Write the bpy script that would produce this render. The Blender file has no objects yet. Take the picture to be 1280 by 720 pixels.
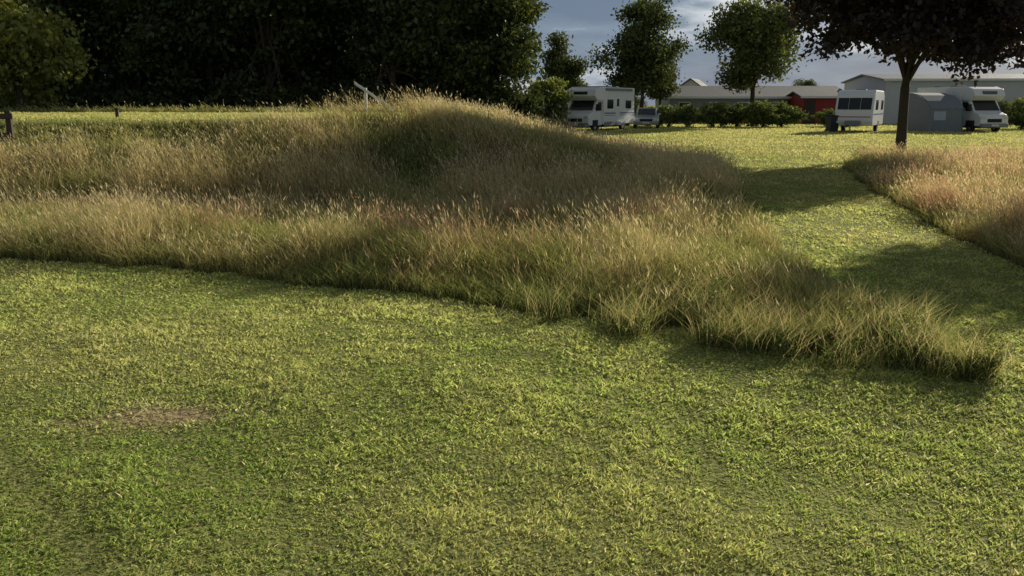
import bpy, bmesh, math, numpy as np
from mathutils import Vector
R=np.random.default_rng(7)
scene=bpy.context.scene
scene.view_settings.view_transform='Standard'; scene.view_settings.look='None'; scene.view_settings.exposure=0
COL=scene.collection

# ---------------- helpers ----------------
_lat=np.random.default_rng(3).random((256,256))
def vnoise(x,y):
    x=np.asarray(x,float);y=np.asarray(y,float)
    xi=np.floor(x).astype(int);yi=np.floor(y).astype(int);fx=x-xi;fy=y-yi
    fx=fx*fx*(3-2*fx);fy=fy*fy*(3-2*fy)
    a=_lat[xi%256,yi%256];b=_lat[(xi+1)%256,yi%256];c=_lat[xi%256,(yi+1)%256];d=_lat[(xi+1)%256,(yi+1)%256]
    return (a*(1-fx)+b*fx)*(1-fy)+(c*(1-fx)+d*fx)*fy
def fbm(x,y,o=3):
    s=0;a=.5;t=0
    for i in range(o):
        s=s+a*vnoise(x*2**i+17*i,y*2**i+31*i);t+=a;a*=.5
    return s/t
def sstep(a,b,x):
    t=np.clip((x-a)/(b-a),0,1);return t*t*(3-2*t)

def yfront(x):
    return np.interp(x,[-40,-12,-5.8,-3.85,-1.9,-.5,.4,1.34,2.05,2.92],[13,10.3,9.4,9.0,8.2,7.45,6.8,6.2,5.8,5.42])
def xright(y):
    return np.interp(y,[5.3,5.6,7.3,11,14,20,26,32,36],[2.9,2.95,3.0,3.4,3.9,5.2,6.0,5.0,3])
def H(x,y):
    x=np.asarray(x,float);y=np.asarray(y,float)
    y0=13.6+1.9*sstep(-4,1,x)
    yy=y+1.0*(vnoise(x*.25,5+y*0)-.5)
    t=np.clip((yy-y0)/(18.5-y0),0,1);t=t*t*(3-2*t)
    m=1.42*(1-sstep(-3,5.5,x+.5*(vnoise(x*.3+9,y*.3)-.5)))*t*(1-sstep(31,40,y))
    r=np.hypot(x,y)
    tee=((x<-2.8)&(y>18.3)&(y<31))
    return m+ (fbm(x*.5,y*.5)-.5)*.11*np.exp(-r/60)*np.where(tee,.3,1)+((vnoise(x*2.1,y*2.1)-.5)*.024+(vnoise(x*4.3+11,y*4.3)-.5)*.012)*np.exp(-r/25)
def frontzone(x,y,w=0.0):
    wig=.25*(vnoise(x*2.3,y*2.3)-.5)+.12*(vnoise(x*7,y*7)-.5)+.45*(vnoise(x*3.1+5,y*.5)-.35)*sstep(-.5,1.2,x)*(y<9)
    return (y>yfront(x)+wig+w)&(x<xright(y)+wig-w)&(y<34)
def teezone(x,y): return (x<-2.6+.5*vnoise(x,y*.8))&(y>17.9)&(y<31.4)
def rightleft(y): return np.interp(y,[5,9,11.65,16.4,23.5,27],[5.2,5.6,6.05,7.2,9.2,11])
def rightzone(x,y):
    wig=.3*(vnoise(x*2+50,y*2)-.5)
    return (x>rightleft(y)+wig)&(y<26.5+wig+.4*vnoise(x,y))&(x<40)&(y>4)
def longzone(x,y): return (frontzone(x,y)&~teezone(x,y))|rightzone(x,y)

def leafmat(name,trans=.35,boost=1.0,gloss=.05):
    m=bpy.data.materials.new(name);m.use_nodes=True;n=m.node_tree.nodes;l=m.node_tree.links;n.clear()
    o=n.new('ShaderNodeOutputMaterial');a=n.new('ShaderNodeAttribute');a.attribute_name='Col'
    d=n.new('ShaderNodeBsdfDiffuse');t=n.new('ShaderNodeBsdfTranslucent');g=n.new('ShaderNodeBsdfGlossy');g.inputs['Roughness'].default_value=.5
    g.inputs['Color'].default_value=(.8,.85,.8,1)
    mx=n.new('ShaderNodeMixShader');mx.inputs[0].default_value=trans
    m2=n.new('ShaderNodeMixShader');m2.inputs[0].default_value=gloss
    mu=n.new('ShaderNodeMix');mu.data_type='RGBA';mu.blend_type='MULTIPLY';mu.inputs[0].default_value=1;mu.inputs[7].default_value=(boost*1.08,boost,boost*.75,1)
    l.new(a.outputs['Color'],mu.inputs[6])
    l.new(a.outputs['Color'],d.inputs[0]);l.new(mu.outputs[2],t.inputs[0])
    l.new(d.outputs[0],mx.inputs[1]);l.new(t.outputs[0],mx.inputs[2])
    if gloss>0:
        l.new(mx.outputs[0],m2.inputs[1]);l.new(g.outputs[0],m2.inputs[2]);l.new(m2.outputs[0],o.inputs[0])
    else: l.new(mx.outputs[0],o.inputs[0])
    return m
def pmat(name,col,rough=.6,metal=0,noise=.1,scale=8,spec=.5):
    m=bpy.data.materials.new(name);m.use_nodes=True;n=m.node_tree.nodes;l=m.node_tree.links
    b=n['Principled BSDF'];b.inputs['Roughness'].default_value=rough;b.inputs['Metallic'].default_value=metal
    b.inputs['Specular IOR Level'].default_value=spec
    tc=n.new('ShaderNodeTexCoord');nz=n.new('ShaderNodeTexNoise');nz.inputs['Scale'].default_value=scale;nz.inputs['Detail'].default_value=5
    l.new(tc.outputs['Object'],nz.inputs['Vector'])
    mx=n.new('ShaderNodeMix');mx.data_type='RGBA'
    mx.inputs[6].default_value=tuple(c*(1-noise) for c in col)+(1,);mx.inputs[7].default_value=tuple(min(1,c*(1+noise)) for c in col)+(1,)
    l.new(nz.outputs['Fac'],mx.inputs[0]);l.new(mx.outputs[2],b.inputs['Base Color'])
    return m
def quadmesh(name,V,C,mat):
    N=V.shape[0];me=bpy.data.meshes.new(name)
    me.vertices.add(4*N);me.vertices.foreach_set('co',V.reshape(-1).astype(np.float32))
    me.loops.add(4*N);me.loops.foreach_set('vertex_index',np.arange(4*N,dtype=np.int32))
    me.polygons.add(N);me.polygons.foreach_set('loop_start',np.arange(0,4*N,4,dtype=np.int32))
    me.update(calc_edges=True)
    at=me.color_attributes.new('Col','FLOAT_COLOR','POINT')
    c=np.ones((N,4,4),np.float32);c[:,:,:3]=C[:,None,:] if C.ndim==2 else C
    at.data.foreach_set('color',c.reshape(-1))
    me.materials.append(mat)
    return me
def obj(name,me,parent=None,loc=(0,0,0),rot=(0,0,0),scale=(1,1,1)):
    o=bpy.data.objects.new(name,me);COL.objects.link(o);o.location=loc;o.rotation_euler=rot;o.scale=scale
    if parent: o.parent=parent
    return o

# ---------------- ground ----------------
def axis(fine0,fine1,step,far):
    a=list(np.arange(fine0,fine1+1e-6,step))
    s=step;x=fine1
    while x<far: s*=1.25;x+=s;a.append(x)
    s=step;x=fine0;pre=[]
    while x>-far: s*=1.25;x-=s;pre.append(x)
    return np.array(pre[::-1]+a)
gx=axis(-30,30,.12,1500);gy=axis(-2,42,.12,1800)
X,Y=np.meshgrid(gx,gy);Z=H(X,Y)
nv=X.size;W=len(gx);Hh=len(gy)
idx=np.arange(nv).reshape(Hh,W)
F=np.stack([idx[:-1,:-1],idx[:-1,1:],idx[1:,1:],idx[1:,:-1]],-1).reshape(-1,4)
me=bpy.data.meshes.new('ground');me.vertices.add(nv);me.vertices.foreach_set('co',np.stack([X,Y,Z],-1).reshape(-1).astype(np.float32))
me.loops.add(F.size);me.loops.foreach_set('vertex_index',F.reshape(-1).astype(np.int32))
me.polygons.add(len(F));me.polygons.foreach_set('loop_start',np.arange(0,F.size,4,dtype=np.int32));me.update(calc_edges=True)
me.polygons.foreach_set('use_smooth',np.ones(len(F),bool))
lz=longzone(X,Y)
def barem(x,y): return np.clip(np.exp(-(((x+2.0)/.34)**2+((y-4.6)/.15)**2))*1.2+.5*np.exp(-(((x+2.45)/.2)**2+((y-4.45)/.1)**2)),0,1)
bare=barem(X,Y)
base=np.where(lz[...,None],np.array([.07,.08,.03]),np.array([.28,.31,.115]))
far=sstep(20,60,np.hypot(X,Y))[...,None]
base=base*(1-far)+np.array([.38,.40,.16])*far
base=base*(1-bare[...,None])+np.array([.46,.37,.22])*bare[...,None]
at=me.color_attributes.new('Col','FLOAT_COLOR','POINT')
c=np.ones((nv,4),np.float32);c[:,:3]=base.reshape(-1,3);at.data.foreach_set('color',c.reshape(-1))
m=bpy.data.materials.new('ground_soil_grass');m.use_nodes=True;n=m.node_tree.nodes;l=m.node_tree.links;b=n['Principled BSDF'];b.inputs['Roughness'].default_value=.95;b.inputs['Specular IOR Level'].default_value=.1
a=n.new('ShaderNodeAttribute');a.attribute_name='Col';tc=n.new('ShaderNodeTexCoord')
nz=n.new('ShaderNodeTexNoise');nz.inputs['Scale'].default_value=35;nz.inputs['Detail'].default_value=8
cr=n.new('ShaderNodeValToRGB');cr.color_ramp.elements[0].position=.3;cr.color_ramp.elements[0].color=(.35,.33,.3,1);cr.color_ramp.elements[1].position=.7;cr.color_ramp.elements[1].color=(1.3,1.25,1.1,1)
mx=n.new('ShaderNodeMix');mx.data_type='RGBA';mx.blend_type='MULTIPLY';mx.inputs[0].default_value=1
l.new(tc.outputs['Object'],nz.inputs['Vector']);l.new(nz.outputs['Fac'],cr.inputs[0]);l.new(a.outputs['Color'],mx.inputs[6]);l.new(cr.outputs[0],mx.inputs[7]);l.new(mx.outputs[2],b.inputs['Base Color'])
bp=n.new('ShaderNodeBump');bp.inputs['Strength'].default_value=.7;bp.inputs['Distance'].default_value=.03;l.new(nz.outputs['Fac'],bp.inputs['Height']);l.new(bp.outputs[0],b.inputs['Normal'])
me.materials.append(m);obj('ground',me)

# ---------------- scatter sampling ----------------
def sample_wedge(total,pw,d0,d1,half=.72,pad=2.0):
    u=R.random(total);e=2-pw
    d=(d0**e+u*(d1**e-d0**e))**(1/e)
    x=(R.random(total)*2-1)*(half*d+pad)
    return x,d,
def blades(x,y,h,w,lean,widest=.45,curve=.3):
    N=len(x);z=H(x,y)-.003
    ang=R.random(N)*2*np.pi;la=R.random(N)*2*np.pi
    wx=np.cos(ang)*w/2;wy=np.sin(ang)*w/2
    lx=np.cos(la)*lean*h;ly=np.sin(la)*lean*h
    V=np.zeros((N,4,3))
    V[:,0]=np.stack([x,y,z],1)
    V[:,1]=np.stack([x+wx+lx*widest*curve*2,y+wy+ly*widest*curve*2,z+h*widest*1.1],1)
    V[:,2]=np.stack([x+lx,y+ly,z+h],1)
    V[:,3]=np.stack([x-wx+lx*widest*curve*2,y-wy+ly*widest*curve*2,z+h*widest*1.1],1)
    return V
# lawn
NL=700000
x,y=sample_wedge(NL,1.8,2.2,75,.66,1.3)
k=~longzone(x,y)
x=x[k];y=y[k]
bare=barem(x,y)
k=R.random(len(x))>bare*1.1*(.6+.6*vnoise(x*14,y*14)); x=x[k];y=y[k];bare=bare[k]
N=len(x);d=np.hypot(x,y)
big=fbm(x*.35+4,y*.35,3);med=fbm(x*1.4,y*1.4+8,3);fine=vnoise(x*9,y*9);fin2=vnoise(x*22,y*22)
u_=(x*.86+y*.5)
stripe=np.sin(u_*2*np.pi/1.1+1.5*vnoise(x*.4,y*.4))
rut=np.exp(-((x*.72+y*.69-.75+.15*np.sin(y*1.3))/.10)**2)*(x<-.9)*(y<5.4)
tuft=np.clip((med-.45)*3,-.6,1)
h=(.010+.013*R.random(N))*(1+.4*tuft)*(1+.7*(fine-.5))*(.7+.6*fin2)*(1+.10*stripe)*np.interp(d,[3,10,30,70],[1,1.5,2.6,4.2])*(1-.6*rut)
w=np.interp(d,[2.5,4,10,25,50,70],[.0042,.0055,.0105,.019,.035,.05])*(.6+.8*R.random(N))
lean=.2+R.random(N)*1.3
clover=(R.random(N)<.7*np.clip(1.6*(1-big)+.15,0,1))&(d<16)
w=np.where(clover,w*2.1,w);lean=np.where(clover,.6+.8*R.random(N),lean);h=np.where(clover,h*.85,h)
g0=np.array([.33,.42,.12]);g1=np.array([.60,.61,.26]);g2=np.array([.74,.66,.42])
mixv=np.clip(.36+1.7*(big-.5)+1.1*(med-.5)+.12*stripe+.35*(R.random(N)-.5)+np.interp(d,[3,6,10],[-.14,.18,.45]),0,1)[:,None]
C=g0*(1-mixv)+g1*mixv
dry=(R.random(N)<.09+.14*np.clip(big-.5,0,1)*2+.6*bare)[:,None]
C=np.where(dry,g2,C)
C=np.where(clover[:,None],C*np.array([.88,1.0,.9])*(.8+.4*R.random(N)[:,None]),C)
C=C*(.65+.6*R.random(N)[:,None])*(.78+.44*fine[:,None])*(1-.45*rut[:,None])
C=np.clip(C,0,.8)
V=blades(x,y,h,w,lean)
grassm=leafmat('grass_blade',.5,1.25,gloss=0)
obj('mown_lawn_grass',quadmesh('mown_lawn_grass',V,C,grassm))

# long grass
NT=470000
x,y=sample_wedge(NT,1.35,5.0,36,.66,2)
k=longzone(x,y);x=x[k];y=y[k]
cor=sstep(.2,2.0,x)*(1-sstep(.3,1.9,y-yfront(np.minimum(x,2.92))))*(x<3.3)
k=R.random(len(x))>.72*cor;x=x[k];y=y[k];cor=cor[k]
N=len(x);d=np.hypot(x,y)
rz=rightzone(x,y)
edge=np.clip(np.minimum((y-yfront(x))/1.1,(xright(y)-x)/.7),0,1);edge=np.where(rz,np.clip((x-rightleft(y))/.6,0,1),edge)
hb=.40*(.5+.5*edge)*(1-.15*cor)
fz=~rz
hm=np.interp(y,[12.2,12.7,13.4,14,15.3,16.4,17.2,30,31.5,33],[.40,.24,.26,.55,.52,.2,.12,.12,.3,.3])
hc_=np.interp(y,[12.2,12.7,13.4,14,16,19,24,30],[.40,.25,.28,.52,.46,.42,.36,.3])
tx=sstep(-8,-2.2,x+2.5*(vnoise(x*.6,y*.6+40)-.5))
hb=np.where(fz&(y>12.2),hm*(1-tx)+hc_*tx,hb)
hb=np.where(rz,.36*(.6+.4*edge),hb)
patch=fbm(x*.55+3,y*.55+7,3);p2=fbm(x*.9+60,y*.9,3);p3=vnoise(x*3.5,y*3.5);p4=fbm(x*1.8+20,y*1.8,2)
hb=hb*(.6+.8*patch)*(.6+.8*p3)
kind=R.random(N)
strawp=np.clip(.20+1.6*(patch-.5)+1.2*(p4-.5)+np.where((y>13.6)&~rz,.18,0)+np.where(rz,.14,0),.04,.75)
strawp=np.where((y>15.8)&fz,strawp*tx+.05*(1-tx),strawp)
straw=kind<strawp
h=np.where(straw,hb*(.75+.6*R.random(N)),hb*(.35+.65*R.random(N)))
w=np.interp(d,[5,9,20,36],[.0035,.005,.011,.02])*np.where(straw,.6,1.6)*(.7+.6*R.random(N))
z=H(x,y)-.01
ang=R.random(N)*2*np.pi;la=R.random(N)*2*np.pi
lean=np.where(straw,.15+.6*R.random(N)**2,.25+.9*R.random(N))
windx=-.10-.25*vnoise(x*.8+5,y*.8);windy=-.15*(vnoise(x*.7,y*.7+30)-.3)
lx=(np.cos(la)*lean+windx)*h;ly=(np.sin(la)*lean+windy)*h
wx=np.cos(ang)*w/2;wy=np.sin(ang)*w/2
P0=np.stack([x,y,z],1);P1=np.stack([x+lx*.3,y+ly*.3,z+h*.6],1);P2=np.stack([x+lx,y+ly,z+h],1);Wv=np.stack([wx,wy,0*wx],1)
A=np.stack([P0-Wv,P0+Wv,P1+Wv,P1-Wv],1);B=np.stack([P1-Wv,P1+Wv,P2+Wv*.25,P2-Wv*.25],1)
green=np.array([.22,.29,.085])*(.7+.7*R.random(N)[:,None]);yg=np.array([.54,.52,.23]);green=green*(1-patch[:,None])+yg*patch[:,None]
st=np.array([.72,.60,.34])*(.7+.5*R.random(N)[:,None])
pink=np.array([.64,.38,.29])*(.75+.4*R.random(N)[:,None])
pinkm=np.clip((p2-.50)*5,0,1)*np.where(rz,.9,np.where(y<12.0,.75,.1));pinkm=np.where(rz,np.maximum(pinkm,.25),pinkm)
pinkm=(R.random(N)<pinkm)[:,None]
st=np.where(pinkm,pink,st)
Cc=np.where(straw[:,None],st,green)
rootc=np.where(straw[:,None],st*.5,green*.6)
hd=straw&(R.random(N)<.6);M=hd.sum()
hl=.035+.07*R.random(M);hw=np.interp(d[hd],[5,9,20,36],[.006,.008,.016,.026])*(.5+1.0*R.random(M))
dirv=np.stack([lx[hd]*.8+.02*R.normal(size=M),ly[hd]*.8+.02*R.normal(size=M),h[hd]*.6],1);dirv/=np.linalg.norm(dirv,axis=1)[:,None]
T0=P2[hd];a2=R.random(M)*2*np.pi;sv=np.stack([np.cos(a2)*hw/2,np.sin(a2)*hw/2,0*hw],1)
HD=np.stack([T0,T0+dirv*hl[:,None]*.35+sv,T0+dirv*hl[:,None],T0+dirv*hl[:,None]*.35-sv],1)
hc=np.where(pinkm[hd],np.array([.68,.43,.34]),np.array([.78,.69,.46]))*(.75+.4*R.random(M)[:,None])
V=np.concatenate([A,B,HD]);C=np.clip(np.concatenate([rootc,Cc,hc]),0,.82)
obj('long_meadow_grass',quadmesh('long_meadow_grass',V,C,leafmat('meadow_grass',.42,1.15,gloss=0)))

# leafy weeds with clover flowers on the corner and along the edge
def weeds(N,fx,fy,hmax,ls):
    z=H(fx,fy);zz=z+R.random(N)**.75*hmax
    c=np.stack([fx,fy,zz],1)
    a=R.normal(size=(N,3));a/=np.linalg.norm(a,axis=1)[:,None]
    b=np.cross(a,R.normal(size=(N,3)));b/=np.linalg.norm(b,axis=1)[:,None]
    s=(ls*(.5+R.random(N)))[:,None]
    return np.stack([c-a*s,c+b*s*.55,c+a*s,c-b*s*.55],1)
N=120000
t=R.random(N);ex=.1+3.1*t**.6
ey=yfront(ex)+(-.22+1.5*R.random(N)**1.3)+.3*(vnoise(ex*4,ex*0)-.5)
ex=ex+.14*R.normal(size=N)
clump=fbm(ex*3.2,ey*3.2,3);k=(clump>.40+.10*(1-sstep(.8,1.8,ex)))&(ex<xright(ey)+.25+.3*(vnoise(ey*3,ex*0)-.5))
ex=ex[k];ey=ey[k];clump=clump[k];N=len(ex)
plant=vnoise(ex*9,ey*9)
hw_=(.08+.20*vnoise(ex*2.4+7,ey*2.4))*(.45+.9*plant)*sstep(-.1,1.2,ex)*sstep(.39,.5,clump)
V=weeds(N,ex,ey,hw_,.0085)
dk=.6+.8*vnoise(ex*6+30,ey*6)[:,None]
C=np.where((R.random(N)<.15)[:,None],np.array([.32,.31,.14]),np.array([.13,.18,.06]))*(.5+.9*R.random(N)[:,None])*dk
obj('leafy_clover_weeds',quadmesh('leafy_clover_weeds',V,C,grassm))
M=9000;q=R.integers(0,N,M);sx,sy=ex[q]+.06*R.normal(size=M),ey[q]+.06*R.normal(size=M)
Vs=blades(sx,sy,.10+.28*R.random(M)**1.5,.0035+0*sx,.2+1.0*R.random(M))
Cs=np.where((R.random(M)<.5)[:,None],np.array([.62,.54,.30]),np.array([.26,.32,.11]))*(.7+.5*R.random(M)[:,None])
obj('wiry_edge_grass',quadmesh('wiry_edge_grass',Vs,Cs,grassm))
fl=[];fc=[]
for i in range(330):
    q=R.integers(0,N);px,py=ex[q],ey[q]
    if px<.7 or hw_[q]<.08: continue
    pz=float(H(px,py))+hw_[q]*(.75+.5*R.random());r=.0045+.004*R.random()
    for j in range(9):
        a=R.normal(size=3);a/=np.linalg.norm(a);b=np.cross(a,R.normal(size=3));b/=np.linalg.norm(b);cc=np.array([px,py,pz])+R.normal(size=3)*r*.4
        fl.append([cc-a*r,cc+b*r*.6,cc+a*r,cc-b*r*.6]);fc.append([.66,.62,.54])
    cc=np.array([px,py,pz]);fl.append([cc,cc+[.001,0,0],[px+.002,py,pz-.2],[px-.002,py,pz-.2]]);fc.append([.15,.2,.06])
obj('clover_flowers',quadmesh('clover_flowers',np.array(fl),np.array(fc),grassm))

# ---------------- trees ----------------
bark=pmat('bark',(.075,.06,.045),.9,0,.45,14,.2)
leafg=leafmat('tree_leaf',.35,1.2,gloss=.04)
def tube(pts,rad,n=8):
    vs=[];fs=[];pts=[Vector(p) for p in pts]
    for i,p in enumerate(pts):
        dr=(pts[min(i+1,len(pts)-1)]-pts[max(i-1,0)]).normalized()
        u=dr.orthogonal().normalized() if abs(dr.z)<.9 else Vector((1,0,0)).cross(dr).normalized();v=dr.cross(u)
        for k in range(n):
            a=2*math.pi*k/n;vs.append(p+(u*math.cos(a)+v*math.sin(a))*rad[i])
    for i in range(len(pts)-1):
        for k in range(n): fs.append((i*n+k,i*n+(k+1)%n,(i+1)*n+(k+1)%n,(i+1)*n+k))
    return vs,fs
def tree_meshes(seed,Ht,th,rx,cz0,nl,nc,leaves,ls,col,var=.5,tr=.18,spread=.45,conic=0.0,lobe=1.0,low=0):
    rg=np.random.default_rng(seed)
    cz=(Ht+cz0)/2;rz_=(Ht-cz0)/2
    lob=[]
    for i in range(nl):
        v=rg.normal(size=3);v/=np.linalg.norm(v);r=rg.random()**.45*.82
        zc=v[2]*r
        wr=1-conic*max(0,zc+.2)
        px,py=v[0]*r*rx*wr,v[1]*r*rx*wr
        if i<low:
            an=2*math.pi*i/low;px,py=math.cos(an)*rx*.55,math.sin(an)*rx*.55;zc=-.95+.25*rg.random()
        lob.append((px,py,cz+zc*rz_,lobe*rx*(.20+.20*rg.random())*wr))
    lob=np.array(lob)
    li=rg.integers(0,nl,nc);v=rg.normal(size=(nc,3));v/=np.linalg.norm(v,axis=1)[:,None]
    rr=(rg.random(nc)**.4)[:,None]
    cc=lob[li,:3]+v*rr*lob[li,3][:,None]*np.array([1.1,1.1,.85])
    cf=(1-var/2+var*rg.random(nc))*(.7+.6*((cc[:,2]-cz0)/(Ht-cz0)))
    N=nc*leaves;ci=np.repeat(np.arange(nc),leaves)
    c=cc[ci]+rg.normal(size=(N,3))*spread*np.array([1,1,.6])*.5
    a=rg.normal(size=(N,3));a[:,2]-=.4;a/=np.linalg.norm(a,axis=1)[:,None]
    b=np.cross(a,rg.normal(size=(N,3)));b/=np.linalg.norm(b,axis=1)[:,None]
    s=(ls*(.5+rg.random(N)))[:,None]
    V=np.stack([c-a*s,c+b*s*.6-a*s*.1,c+a*s,c-b*s*.6-a*s*.1],1)
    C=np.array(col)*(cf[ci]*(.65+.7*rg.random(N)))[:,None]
    yel=(rg.random(N)<.12)[:,None];C=np.where(yel,C*np.array([1.5,1.3,1.0]),C)
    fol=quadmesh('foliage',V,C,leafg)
    vs=[];fs=[]
    def add(p,r,n=8):
        v,f=tube(p,r,n);o=len(vs);vs.extend(v);fs.extend([tuple(q+o for q in ff) for ff in f])
    tt=Vector((rg.normal()*.1,rg.normal()*.1,th))
    add([(0,0,-.2),(0,0,.05),(0.02,0.01,.35),(tt.x*.4,tt.y*.4,th*.5),tt],[tr*1.7,tr*1.35,tr*1.05,tr*.92,tr*.85],12)
    top=Vector((tt.x+rg.normal()*.2,tt.y+rg.normal()*.2,Ht*.82));add([tt,(tt+top)/2+Vector((.1,.1,0)),top],[tr*.8,tr*.45,.03],8)
    for i in range(nl):
        e=Vector(lob[i,:3]);f=rg.random()*.55
        s0=tt.lerp(top,f*.8);mid=s0.lerp(e,.5)+Vector((0,0,.12*(e-s0).length))
        add([s0,mid,e],[tr*.5*(1-f*.5),tr*.28,.025],6)
        for j in range(4):
            q=cc[rg.choice(np.where(li==i)[0])] if (li==i).any() else e
            add([mid.lerp(e,rg.random()),(mid+Vector(q))/2+Vector((0,0,.1)),Vector(q)],[tr*.16,tr*.1,.01],4)
    wm=bpy.data.meshes.new('trunk');wm.from_pydata([tuple(v) for v in vs],[],fs);wm.materials.append(bark)
    for p in wm.polygons:p.use_smooth=True
    return fol,wm
def place(name,ms,loc,rot=0,sc=1,parent=None,szz=None):
    e=bpy.data.objects.new(name,None);COL.objects.link(e)
    e.location=(loc[0],loc[1],loc[2] if len(loc)>2 else float(H(loc[0],loc[1])));e.rotation_euler=(0,0,rot);e.scale=(sc,sc,szz or sc)
    if parent:e.parent=parent
    obj('foliage',ms[0],e);obj('trunk',ms[1],e)
    return e
ct=tree_meshes(11,9.2,2.3,4.6,2.5,52,1150,70,.095,(.06,.04,.042),.7,.17,.55)
place('copper_maple_tree',ct,(13.2,28.9),0.6)
nt=tree_meshes(12,6.1,3.0,1.7,4.1,10,90,55,.085,(.06,.045,.035),.6,.1,.5)
place('copper_maple_tree',nt,(13.3,18.0),1.6)
d1=tree_meshes(21,10.6,2.0,3.6,1.2,32,620,32,.13,(.075,.10,.032),.8,.2,.8,0,.95)
d2=tree_meshes(22,11.4,2.6,4.4,2.4,38,780,32,.13,(.115,.145,.04),.8,.22,.8,0,1.0)
d3=tree_meshes(23,9.2,1.6,1.9,1.0,18,260,32,.13,(.08,.105,.036),.6,.16,.8,conic=.35)
place('deciduous_tree',d3,(4.6,76))
place('deciduous_tree',d1,(10.8,72),.4,1.04)
place('deciduous_tree',d2,(19.0,68),1.1,.98)
place('deciduous_tree',d3,(13.8,80),2.2,.85)
tl=bpy.data.objects.new('tree_line',None);COL.objects.link(tl)
tv=[tree_meshes(31,14.5,2.0,3.6,.3,46,1150,28,.14,(.06,.083,.024),1.0,.22,.85,conic=.3,low=6),
    tree_meshes(32,13,2.0,3.3,.2,44,1050,28,.14,(.075,.10,.028),1.0,.22,.85,conic=.2,low=6),
    tree_meshes(33,15.5,2.0,3.4,.4,46,1150,28,.14,(.05,.072,.023),1.0,.22,.85,conic=.25,low=6)]
bu=tree_meshes(34,3.4,.3,2.4,.0,22,520,30,.14,(.045,.064,.02),.8,.08,.6)
for i,xx in enumerate(np.arange(-45,-1.5,3.5)):
    place('belt_tree',tv[i%3],(xx+R.normal()*.4,50+R.normal()*1.2,0),R.random()*6.28,.93+.2*R.random(),tl)
    place('belt_tree',tv[(i+1)%3],(xx-1.6,57+R.normal(),0),R.random()*6.28,.98+.2*R.random(),tl)
    place('belt_undergrowth',bu,(xx-1.6,51+R.normal()*.5,0),R.random()*6.28,1.0+.3*R.random(),tl)
place('belt_tree',tv[1],(-1.1,51,0),1.0,.97,tl)
place('belt_undergrowth',bu,(-.9,50,0),1.2,.8,tl)
place('young_poplar_tree',tree_meshes(41,9.8,1.5,2.7,.4,24,560,30,.12,(.26,.29,.07),.6,.14,.8),(-21.2,37,0),.3)
sh=[tree_meshes(51,1.9,.0,1.35,-.1,16,200,36,.07,(.14,.18,.05),.6,.05,.3),tree_meshes(52,1.7,.0,1.5,-.1,16,200,36,.07,(.12,.16,.045),.6,.05,.3)]
for i,(sx,sy,s) in enumerate([(12.2,67,.95),(13.9,67,1),(15.6,66,1.1),(17.4,66.5,1.05),(19.0,65,1.15),(20.8,66,1.1),(11.0,69,.9),(33.8,60,1.2),(35.8,60,1.25),(37.8,60,1.3),(39.8,61,1.4),(24.4,66,.8),(26.4,67,.9)]):
    place('shrub',sh[i%2],(sx,sy),i*1.3,s)
place('tall_shrub',tree_meshes(53,4.0,.5,1.4,.1,16,300,36,.10,(.18,.22,.055),.6,.07,.5,low=4),(2.2,55,0),.2)
fw=bpy.data.objects.new('distant_wood',None);COL.objects.link(fw)
for i,xx in enumerate(np.arange(-10,110,6.5)):
    place('wood_tree',[d1,d2][i%2],(xx+R.normal()*1.5,128+R.normal()*4,-1.5),R.random()*6,.5+.2*R.random(),fw)

# ---------------- modelling helpers ----------------
white=pmat('white_paint',(.82,.83,.84),.35,0,.03,3);glass=pmat('dark_glass',(.02,.024,.03),.08,0,.2,2)
black=pmat('rubber_black',(.02,.02,.022),.8,0,.2,20);greyp=pmat('grey_trim',(.22,.23,.25),.5,0,.1,5);silver=pmat('silver_paint',(.45,.47,.5),.3,.5,.05,4)
lampm=pmat('lamp_lens',(.7,.7,.68),.1,0,.05,10);redm=pmat('red_lens',(.4,.03,.02),.2,0,.1,10)
blue=pmat('blue_decal',(.08,.12,.25),.4,0,.1,10);brown=pmat('dark_wood',(.06,.045,.035),.8,0,.4,12);wwood=pmat('weathered_white_wood',(.7,.68,.64),.7,0,.2,15)
def part(name,parent,vs,fs,mat,bev=0,seg=2):
    me=bpy.data.meshes.new(name);me.from_pydata(vs,[],fs)
    bm=bmesh.new();bm.from_mesh(me);bmesh.ops.recalc_face_normals(bm,faces=bm.faces)
    if bev>0: bmesh.ops.bevel(bm,geom=list(bm.edges),offset=bev,segments=seg,affect='EDGES',profile=.5,clamp_overlap=True)
    bm.to_mesh(me);bm.free();me.materials.append(mat)
    return obj(name,me,parent)
def box(name,parent,x0,x1,y0,y1,z0,z1,mat,bev=0):
    v=[(x,y,z) for x in(x0,x1) for y in(y0,y1) for z in(z0,z1)]
    f=[(0,1,3,2),(4,6,7,5),(0,4,5,1),(2,3,7,6),(0,2,6,4),(1,5,7,3)]
    return part(name,parent,v,f,mat,bev)
def prism(name,parent,prof,x0,x1,mat,bev=0):
    n=len(prof);v=[(x0,)+p for p in prof]+[(x1,)+p for p in prof]
    f=[tuple(range(n)),tuple(range(2*n-1,n-1,-1))]+[(i,(i+1)%n,n+(i+1)%n,n+i) for i in range(n)]
    return part(name,parent,v,f,mat,bev)
def quad(name,parent,pts,mat,th=.015):
    p=[Vector(q) for q in pts];nn=(p[1]-p[0]).cross(p[2]-p[0]).normalized()*th
    v=[tuple(q-nn) for q in p]+[tuple(q+nn) for q in p];n=len(p)
    f=[tuple(range(n)),tuple(range(2*n-1,n-1,-1))]+[(i,(i+1)%n,n+(i+1)%n,n+i) for i in range(n)]
    return part(name,parent,v,f,mat)
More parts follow.
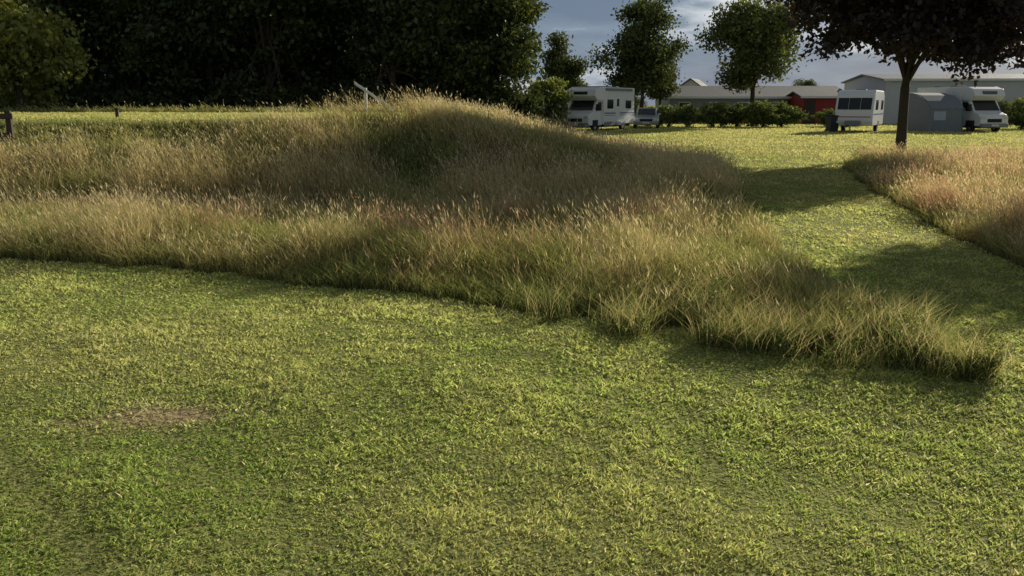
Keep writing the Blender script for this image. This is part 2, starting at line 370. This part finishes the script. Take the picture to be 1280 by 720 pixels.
def wheel(parent,x,y,r=.33,w=.22):
    vs=[];fs=[];n=24
    prof=[(-w/2,r*.55),(-w/2,r*.92),(-w/2+.03,r),(w/2-.03,r),(w/2,r*.92),(w/2,r*.55)]
    for a in range(n):
        t=2*math.pi*a/n
        for px,pr in prof: vs.append((x+px,y+pr*math.cos(t),r+pr*math.sin(t)))
    m_=len(prof)
    for a in range(n):
        for j in range(m_-1): fs.append((a*m_+j,a*m_+j+1,((a+1)%n)*m_+j+1,((a+1)%n)*m_+j))
    part('tyre',parent,vs,fs,black)
    vs=[(x+s*w*.4,y+r*.58*math.cos(2*math.pi*a/16),r+r*.58*math.sin(2*math.pi*a/16)) for s in(-1,1) for a in range(16)]
    part('hubcap',parent,vs,[tuple(range(16)),tuple(range(31,15,-1))]+[(i,(i+1)%16,16+(i+1)%16,16+i) for i in range(16)],silver)
def empty(name,loc,rot):
    e=bpy.data.objects.new(name,None);COL.objects.link(e);e.location=loc;e.rotation_euler=(0,0,rot);return e
def motorhome(loc,rot,L=6.8,decal=blue):
    e=empty('motorhome',loc,rot);yb=-L/2
    box('living_body',e,-1.13,1.13,yb+1.9,L/2,.42,2.85,white,.07)
    prism('overcab',e,[(yb+1.0,1.98),(yb+.62,2.28),(yb+.85,2.68),(yb+1.5,2.86),(yb+1.93,2.86),(yb+1.93,1.95)],-1.1,1.1,white,.05)
    prism('cab',e,[(yb+.05,.38),(yb,.6),(yb+.03,.92),(yb+.2,1.1),(yb+.72,1.3),(yb+1.25,2.0),(yb+1.95,2.02),(yb+1.95,.38)],-.98,.98,white,.05)
    quad('windscreen',e,[(-.86,yb+.735,1.36),(.86,yb+.735,1.36),(.8,yb+1.2,1.965),(-.8,yb+1.2,1.965)],glass)
    for s in(-1,1):
        quad('cab_side_window',e,[(s*.985,yb+.95,1.32),(s*.985,yb+1.8,1.32),(s*.985,yb+1.8,1.88),(s*.985,yb+1.35,1.88)],glass)
        box('headlight',e,min(s*.62,s*.93),max(s*.62,s*.93),yb-.01,yb+.2,.82,1.0,lampm,.03)
        box('mirror',e,min(s*1.05,s*1.28),max(s*1.05,s*1.28),yb+.85,yb+.95,1.35,1.75,black,.03)
        box('mirror_arm',e,min(s*.95,s*1.1),max(s*.95,s*1.1),yb+.88,yb+.92,1.45,1.5,black)
        wheel(e,s*.9,yb+.95);wheel(e,s*.98,L/2-1.7)
        box('wheel_arch',e,min(s*.9,s*1.0),max(s*.9,s*1.0),yb+.55,yb+1.35,.3,.74,black,.03)
        box('side_skirt',e,min(s*1.1,s*1.145),max(s*1.1,s*1.145),yb+2.0,L/2-2.15,.34,.6,greyp,.01)
        box('side_window_1',e,min(s*1.12,s*1.15),max(s*1.12,s*1.15),yb+2.4,yb+3.3,1.45,2.05,glass,.01)
        box('side_window_2',e,min(s*1.12,s*1.15),max(s*1.12,s*1.15),L/2-1.5,L/2-.6,1.45,2.0,glass,.01)
        box('decal_stripe',e,min(s*1.12,s*1.137),max(s*1.12,s*1.137),yb+2.0,L/2-.1,1.12,1.2,decal)
        box('decal_stripe_low',e,min(s*1.12,s*1.137),max(s*1.12,s*1.137),yb+2.0,L/2-.1,1.0,1.04,greyp)
    box('door',e,1.12,1.145,yb+3.7,yb+4.35,.6,2.4,white,.01);box('door_window',e,1.14,1.155,yb+3.85,yb+4.2,1.6,2.1,glass,.004)
    box('awning_case',e,1.08,1.24,yb+2.1,L/2-.6,2.62,2.78,greyp,.03)
    box('grille',e,-.5,.5,yb-.02,yb+.1,.62,.84,black,.02);box('bumper',e,-.97,.97,yb-.09,yb+.15,.3,.55,greyp,.05)
    box('number_plate',e,-.26,.26,yb-.105,yb-.085,.38,.5,lampm)
    box('overcab_window',e,-.5,.5,yb+.66,yb+.8,2.32,2.55,glass,.01)
    box('roof_light_bar',e,-1.0,1.0,yb+1.5,yb+1.6,2.86,2.9,greyp)
    box('roof_hatch',e,-.35,.35,.2,.9,2.85,2.95,greyp,.03);box('roof_hatch_rear',e,-.3,.3,2,2.6,2.85,2.95,greyp,.03)
    box('underbody',e,-.9,.9,yb+.6,L/2-.2,.25,.45,black)
    for s in(-1,1): box('tail_lamp',e,min(s*.9,s*1.05),max(s*.9,s*1.05),L/2-.01,L/2+.02,.7,1.1,redm)
    return e
def caravan(loc,rot,L=5.2):
    e=empty('caravan',loc,rot);h=L/2
    prism('body',e,[(-h+.12,.42),(-h,.75),(-h+.05,1.35),(-h+.45,2.35),(-h+.85,2.6),(h-.7,2.6),(h-.2,2.35),(h,1.3),(h-.03,.42)],-1.12,1.12,white,.07)
    for i,(a,b) in enumerate([(-.98,-.36),(-.33,.33),(.36,.98)]):
        quad('front_window_%d'%i,e,[(a,-h+.065,1.42),(b,-h+.065,1.42),(b,-h+.34,2.12),(a,-h+.34,2.12)],glass,.02)
    box('front_locker_trim',e,-1.0,1.0,-h-.02,-h+.1,.95,1.0,redm)
    for s in(-1,1):
        wheel(e,s*.98,.25,.31,.2)
        box('wheel_arch',e,min(s*1.0,s*1.13),max(s*1.0,s*1.13),-.2,.7,.4,.72,black,.02)
        box('side_window',e,min(s*1.1,s*1.14),max(s*1.1,s*1.14),-h+1.0,-h+2.1,1.4,2.0,glass,.01)
        box('side_window_rear',e,min(s*1.1,s*1.14),max(s*1.1,s*1.14),h-1.6,h-.7,1.4,2.0,glass,.01)
        box('stripe',e,min(s*1.1,s*1.13),max(s*1.1,s*1.13),-h+.2,h-.1,1.1,1.17,blue)
        box('marker_lamp',e,min(s*.85,s*1.02),max(s*.85,s*1.02),-h-.03,-h+.1,.6,.72,lampm)
    prism('tow_frame',e,[(-h-1.1,.42),(-h-1.1,.5),(-h+.5,.5),(-h+.5,.38)],-.06,.06,greyp)
    box('jockey_wheel_post',e,-.03,.03,-h-.95,-h-.89,.08,.7,greyp);box('gas_box',e,-.45,.45,-h-.35,-h+.1,.45,.75,greyp,.05)
    box('roof_hatch',e,-.3,.3,-.3,.3,2.6,2.68,greyp,.02)
    return e
def car(loc,rot):
    e=empty('parked_car',loc,rot)
    prism('lower_body',e,[(-2.1,.3),(-2.15,.6),(-2.0,.82),(-1.0,.98),(1.6,1.0),(2.05,.95),(2.12,.6),(2.05,.3)],-.87,.87,silver,.06)
    prism('cabin',e,[(-1.05,.95),(-.35,1.42),(.0,1.47),(1.2,1.45),(1.85,1.0)],-.72,.72,silver,.05)
    quad('windscreen',e,[(-.64,-1.0,1.01),(.64,-1.0,1.01),(.58,-.4,1.41),(-.58,-.4,1.41)],glass,.02)
    for s in(-1,1):
        quad('side_glass',e,[(s*.725,-.85,1.03),(s*.725,1.5,1.03),(s*.725,1.1,1.38),(s*.725,-.25,1.38)],glass,.01)
        wheel(e,s*.8,-1.35,.31,.2);wheel(e,s*.8,1.35,.31,.2)
        box('headlight',e,min(s*.5,s*.83),max(s*.5,s*.83),-2.14,-1.95,.62,.78,lampm,.03)
        box('mirror',e,min(s*.85,s*1.02),max(s*.85,s*1.02),-.8,-.68,.98,1.12,silver,.03)
    box('grille',e,-.45,.45,-2.17,-2.05,.55,.72,black,.02);box('number_plate',e,-.26,.26,-2.19,-2.165,.4,.5,lampm)
    return e
motorhome((5.9,58.5,0),math.radians(-32))
caravan((22.5,55.5,0),math.radians(-30))
motorhome((29.8,57,0),math.radians(10),6.4,greyp)
car((9.9,63,0),math.radians(-10))
tentm=pmat('tent_fabric_grey',(.20,.22,.25),.8,0,.15,3)
e=empty('awning_tent',(27.2,55.4,0),math.radians(10))
prism('canopy',e,[(-1.3,1.55),(-.9,1.95),(-.2,2.3),(.7,2.45),(1.5,2.48),(1.5,2.42),(.7,2.39),(-.2,2.24),(-.86,1.88),(-1.34,1.46)],-1.15,1.15,tentm,.01)
quad('front_wall',e,[(-1.13,-1.4,0),(1.13,-1.4,0),(1.13,-1.3,1.5),(-1.13,-1.3,1.5)],tentm,.01)
for s in(-1,1):
    quad('side_wall',e,[(s*1.12,-1.4,0),(s*1.12,1.45,0),(s*1.12,1.45,2.41),(s*1.12,.7,2.38),(s*1.12,-.2,2.2),(s*1.12,-.86,1.85),(s*1.12,-1.28,1.46)],tentm,.01)
quad('tent_window',e,[(-.95,-1.37,.75),(-.1,-1.37,.75),(-.1,-1.33,1.3),(-.95,-1.33,1.3)],pmat('tent_window_film',(.4,.43,.46),.2),.02)
for s in(-1,1): box('frame_pole',e,s*1.13-.02,s*1.13+.02,-1.44,-1.40,0,1.5,greyp)
e=empty('wheeled_bin',(20.2,54,0),.2)
prism('bin_body',e,[(-.28,.08),(-.34,1.0),(.34,1.0),(.24,.08)],-.28,.28,pmat('bin_plastic',(.02,.025,.03),.5),.02)
prism('bin_lid',e,[(-.38,1.0),(-.34,1.06),(.2,1.12),(.38,1.0)],-.31,.31,black,.01)
for s in(-1,1): wheel(e,s*.27,.25,.1,.05)

# ---------------- buildings ----------------
def corrug(name,col,scale):
    m=pmat(name,col,.6,0,.12,1.5);n=m.node_tree.nodes;l=m.node_tree.links
    w=n.new('ShaderNodeTexWave');w.inputs['Scale'].default_value=scale;tc=n.new('ShaderNodeTexCoord');l.new(tc.outputs['Object'],w.inputs['Vector'])
    b=n.new('ShaderNodeBump');b.inputs['Strength'].default_value=.6;b.inputs['Distance'].default_value=.03;l.new(w.outputs['Fac'],b.inputs['Height']);l.new(b.outputs[0],n['Principled BSDF'].inputs['Normal'])
    return m
wallg=pmat('grey_render_wall',(.30,.31,.33),.85,0,.12,1);wallw=pmat('white_wall',(.6,.61,.62),.8,0,.06,1);roofd=corrug('dark_sheet_roof',(.10,.10,.11),3);roofl=corrug('light_sheet_roof',(.2,.21,.23),3)
redw=corrug('red_board_wall',(.36,.035,.025),6)
def gable(name,loc,rot,Lx,Wy,eave,ridge,wall,roof,win=6,door=None,ov=.3):
    e=empty(name,loc,rot)
    hx,hy=Lx/2,Wy/2
    vs=[(-hx,-hy,-.3),(hx,-hy,-.3),(hx,hy,-.3),(-hx,hy,-.3),(-hx,-hy,eave),(hx,-hy,eave),(hx,hy,eave),(-hx,hy,eave),(-hx,0,ridge-.06),(hx,0,ridge-.06)]
    part('walls',e,vs,[(0,1,5,4),(2,3,7,6),(1,2,6,9,5),(3,0,4,8,7)],wall)
    sl=(ridge-eave)/hy
    for s in(-1,1):
        y1=s*(hy+ov);z1=eave-ov*sl
        part('roof_slope',e,[(-hx-ov,0,ridge),(hx+ov,0,ridge),(hx+ov,y1,z1),(-hx-ov,y1,z1),(-hx-ov,0,ridge+.12),(hx+ov,0,ridge+.12),(hx+ov,y1,z1+.12),(-hx-ov,y1,z1+.12)],
            [(0,1,2,3),(4,5,6,7),(0,1,5,4),(1,2,6,5),(2,3,7,6),(3,0,4,7)],roof)
    box('fascia',e,-hx-ov,hx+ov,-hy-ov-.04,-hy-ov-.003,eave-ov*sl-.06,eave-ov*sl+.14,white)
    for i in range(win):
        xw=-hx+Lx*(i+.5)/win
        box('window_frame',e,xw-.55,xw+.55,-hy-.06,-hy+.02,1.0,1.95,white);box('window_pane',e,xw-.47,xw+.47,-hy-.08,-hy-.055,1.08,1.87,glass)
    if door: box('door',e,door-.5,door+.5,-hy-.05,-hy+.02,0,2.1,brown)
    return e
gable('service_building',(23.5,86,0),0,17,8,2.4,3.4,wallg,roofd,6,3)
gable('red_barn',(28.2,80.5,0),0,3.4,4,2.4,2.8,redw,roofd,0,-1.0)
gable('white_hall',(46.5,84,0),math.radians(-4),24,12,3.9,4.5,wallw,roofl,5,-6)
gable('white_cottage',(6.6,98,0),math.radians(70),7,5,2.6,4.2,wallw,roofd,2,1)
gable('white_cottage',(22.0,104,0),math.radians(70),7,4.5,3.0,4.6,wallw,roofd,2,1)

# ---------------- small things on the tee ----------------
zf=float(H(-9.75,16.6))
e=empty('wooden_fence',(-9.75,16.6,zf),math.radians(8))
box('post_1',e,-.05,.05,-.05,.05,-.3,.62,brown,.01);box('post_2',e,-2.05,-1.95,-.05,.05,-.4,.6,brown,.01)
box('rail',e,-2.3,.1,-.09,-.052,.46,.57,brown,.008);box('rail_low',e,-2.3,.02,-.085,-.052,.12,.2,brown,.008)
zt=float(H(-5,31))
e=empty('wooden_handrail',(-5.3,31.2,zt),0)
box('post',e,-.05,.05,-.05,.05,-.2,.88,wwood,.008)
part('sloping_rail',e,[(-.38,-.1,1.0),(1.0,-.1,.05),(1.0,-.1,.16),(-.38,-.1,1.11),(-.38,-.055,1.0),(1.0,-.055,.05),(1.0,-.055,.16),(-.38,-.055,1.11)],[(0,1,2,3),(4,5,6,7),(0,1,5,4),(1,2,6,5),(2,3,7,6),(3,0,4,7)],wwood)
box('post_low',e,.85,.93,-.05,.03,-.4,.17,wwood,.008)
for (px,py) in[(-7.6,30.4),(-9.3,20.2)]:
    e=empty('tee_marker_post',(px,py,float(H(px,py))),.2)
    box('stake',e,-.035,.035,-.035,.035,-.1,.2,brown,.008);box('cap',e,-.05,.05,-.05,.05,.2,.235,black,.008)

# ---------------- light, sky, camera ----------------
az=math.radians(43);el=math.radians(19.5)
s=Vector((math.sin(az)*math.cos(el),math.cos(az)*math.cos(el),math.sin(el)))
L=bpy.data.lights.new('sun','SUN');L.energy=5;L.angle=math.radians(.55);L.color=(1,.92,.74)
o=bpy.data.objects.new('sun',L);COL.objects.link(o);o.rotation_euler=s.to_track_quat('Z','Y').to_euler();o.location=(30,30,20)
w=bpy.data.worlds.new('World');scene.world=w;w.use_nodes=True;n=w.node_tree.nodes;l=w.node_tree.links
bg=n['Background'];sky=n.new('ShaderNodeTexSky');sky.sky_type='NISHITA';sky.sun_disc=False;sky.sun_elevation=el;sky.sun_rotation=az
bg.inputs[1].default_value=.13
tc=n.new('ShaderNodeTexCoord');mp=n.new('ShaderNodeMapping');mp.inputs['Scale'].default_value=(1,1,3.5);mp.inputs['Location'].default_value=(.62,.2,.15)
nz=n.new('ShaderNodeTexNoise');nz.inputs['Scale'].default_value=3.8;nz.inputs['Detail'].default_value=8;nz.inputs['Roughness'].default_value=.55
cr=n.new('ShaderNodeValToRGB');e0,e1=cr.color_ramp.elements
e0.position=.42;e0.color=(1.0,1.4,2.1,1);e1.position=.62;e1.color=(5.8,6.0,6.3,1)
x_=cr.color_ramp.elements.new(.52);x_.color=(1.5,2.0,2.7,1)
mx=n.new('ShaderNodeMix');mx.data_type='RGBA';mx.inputs[0].default_value=.95
l.new(tc.outputs['Generated'],mp.inputs[0]);l.new(mp.outputs[0],nz.inputs['Vector']);l.new(nz.outputs['Fac'],cr.inputs[0])
l.new(sky.outputs[0],mx.inputs[6]);l.new(cr.outputs[0],mx.inputs[7])
sp=n.new('ShaderNodeSeparateXYZ');l.new(tc.outputs['Generated'],sp.inputs[0])
mr=n.new('ShaderNodeMapRange');mr.inputs[1].default_value=.18;mr.inputs[2].default_value=.42;mr.interpolation_type='SMOOTHSTEP';l.new(sp.outputs[2],mr.inputs[0])
m3=n.new('ShaderNodeMix');m3.data_type='RGBA';m3.inputs[7].default_value=(.95,1.05,1.2,1);l.new(mr.outputs[0],m3.inputs[0]);l.new(mx.outputs[2],m3.inputs[6]);l.new(m3.outputs[2],bg.inputs[0])
cam=bpy.data.cameras.new('camera');cam.sensor_width=36;cam.lens=1050/1280*36;cam.clip_end=4000;cam.clip_start=.05
co=bpy.data.objects.new('camera',cam);COL.objects.link(co);co.location=(0,0,1.75);co.rotation_euler=(math.radians(90-12.35),0,0);scene.camera=co
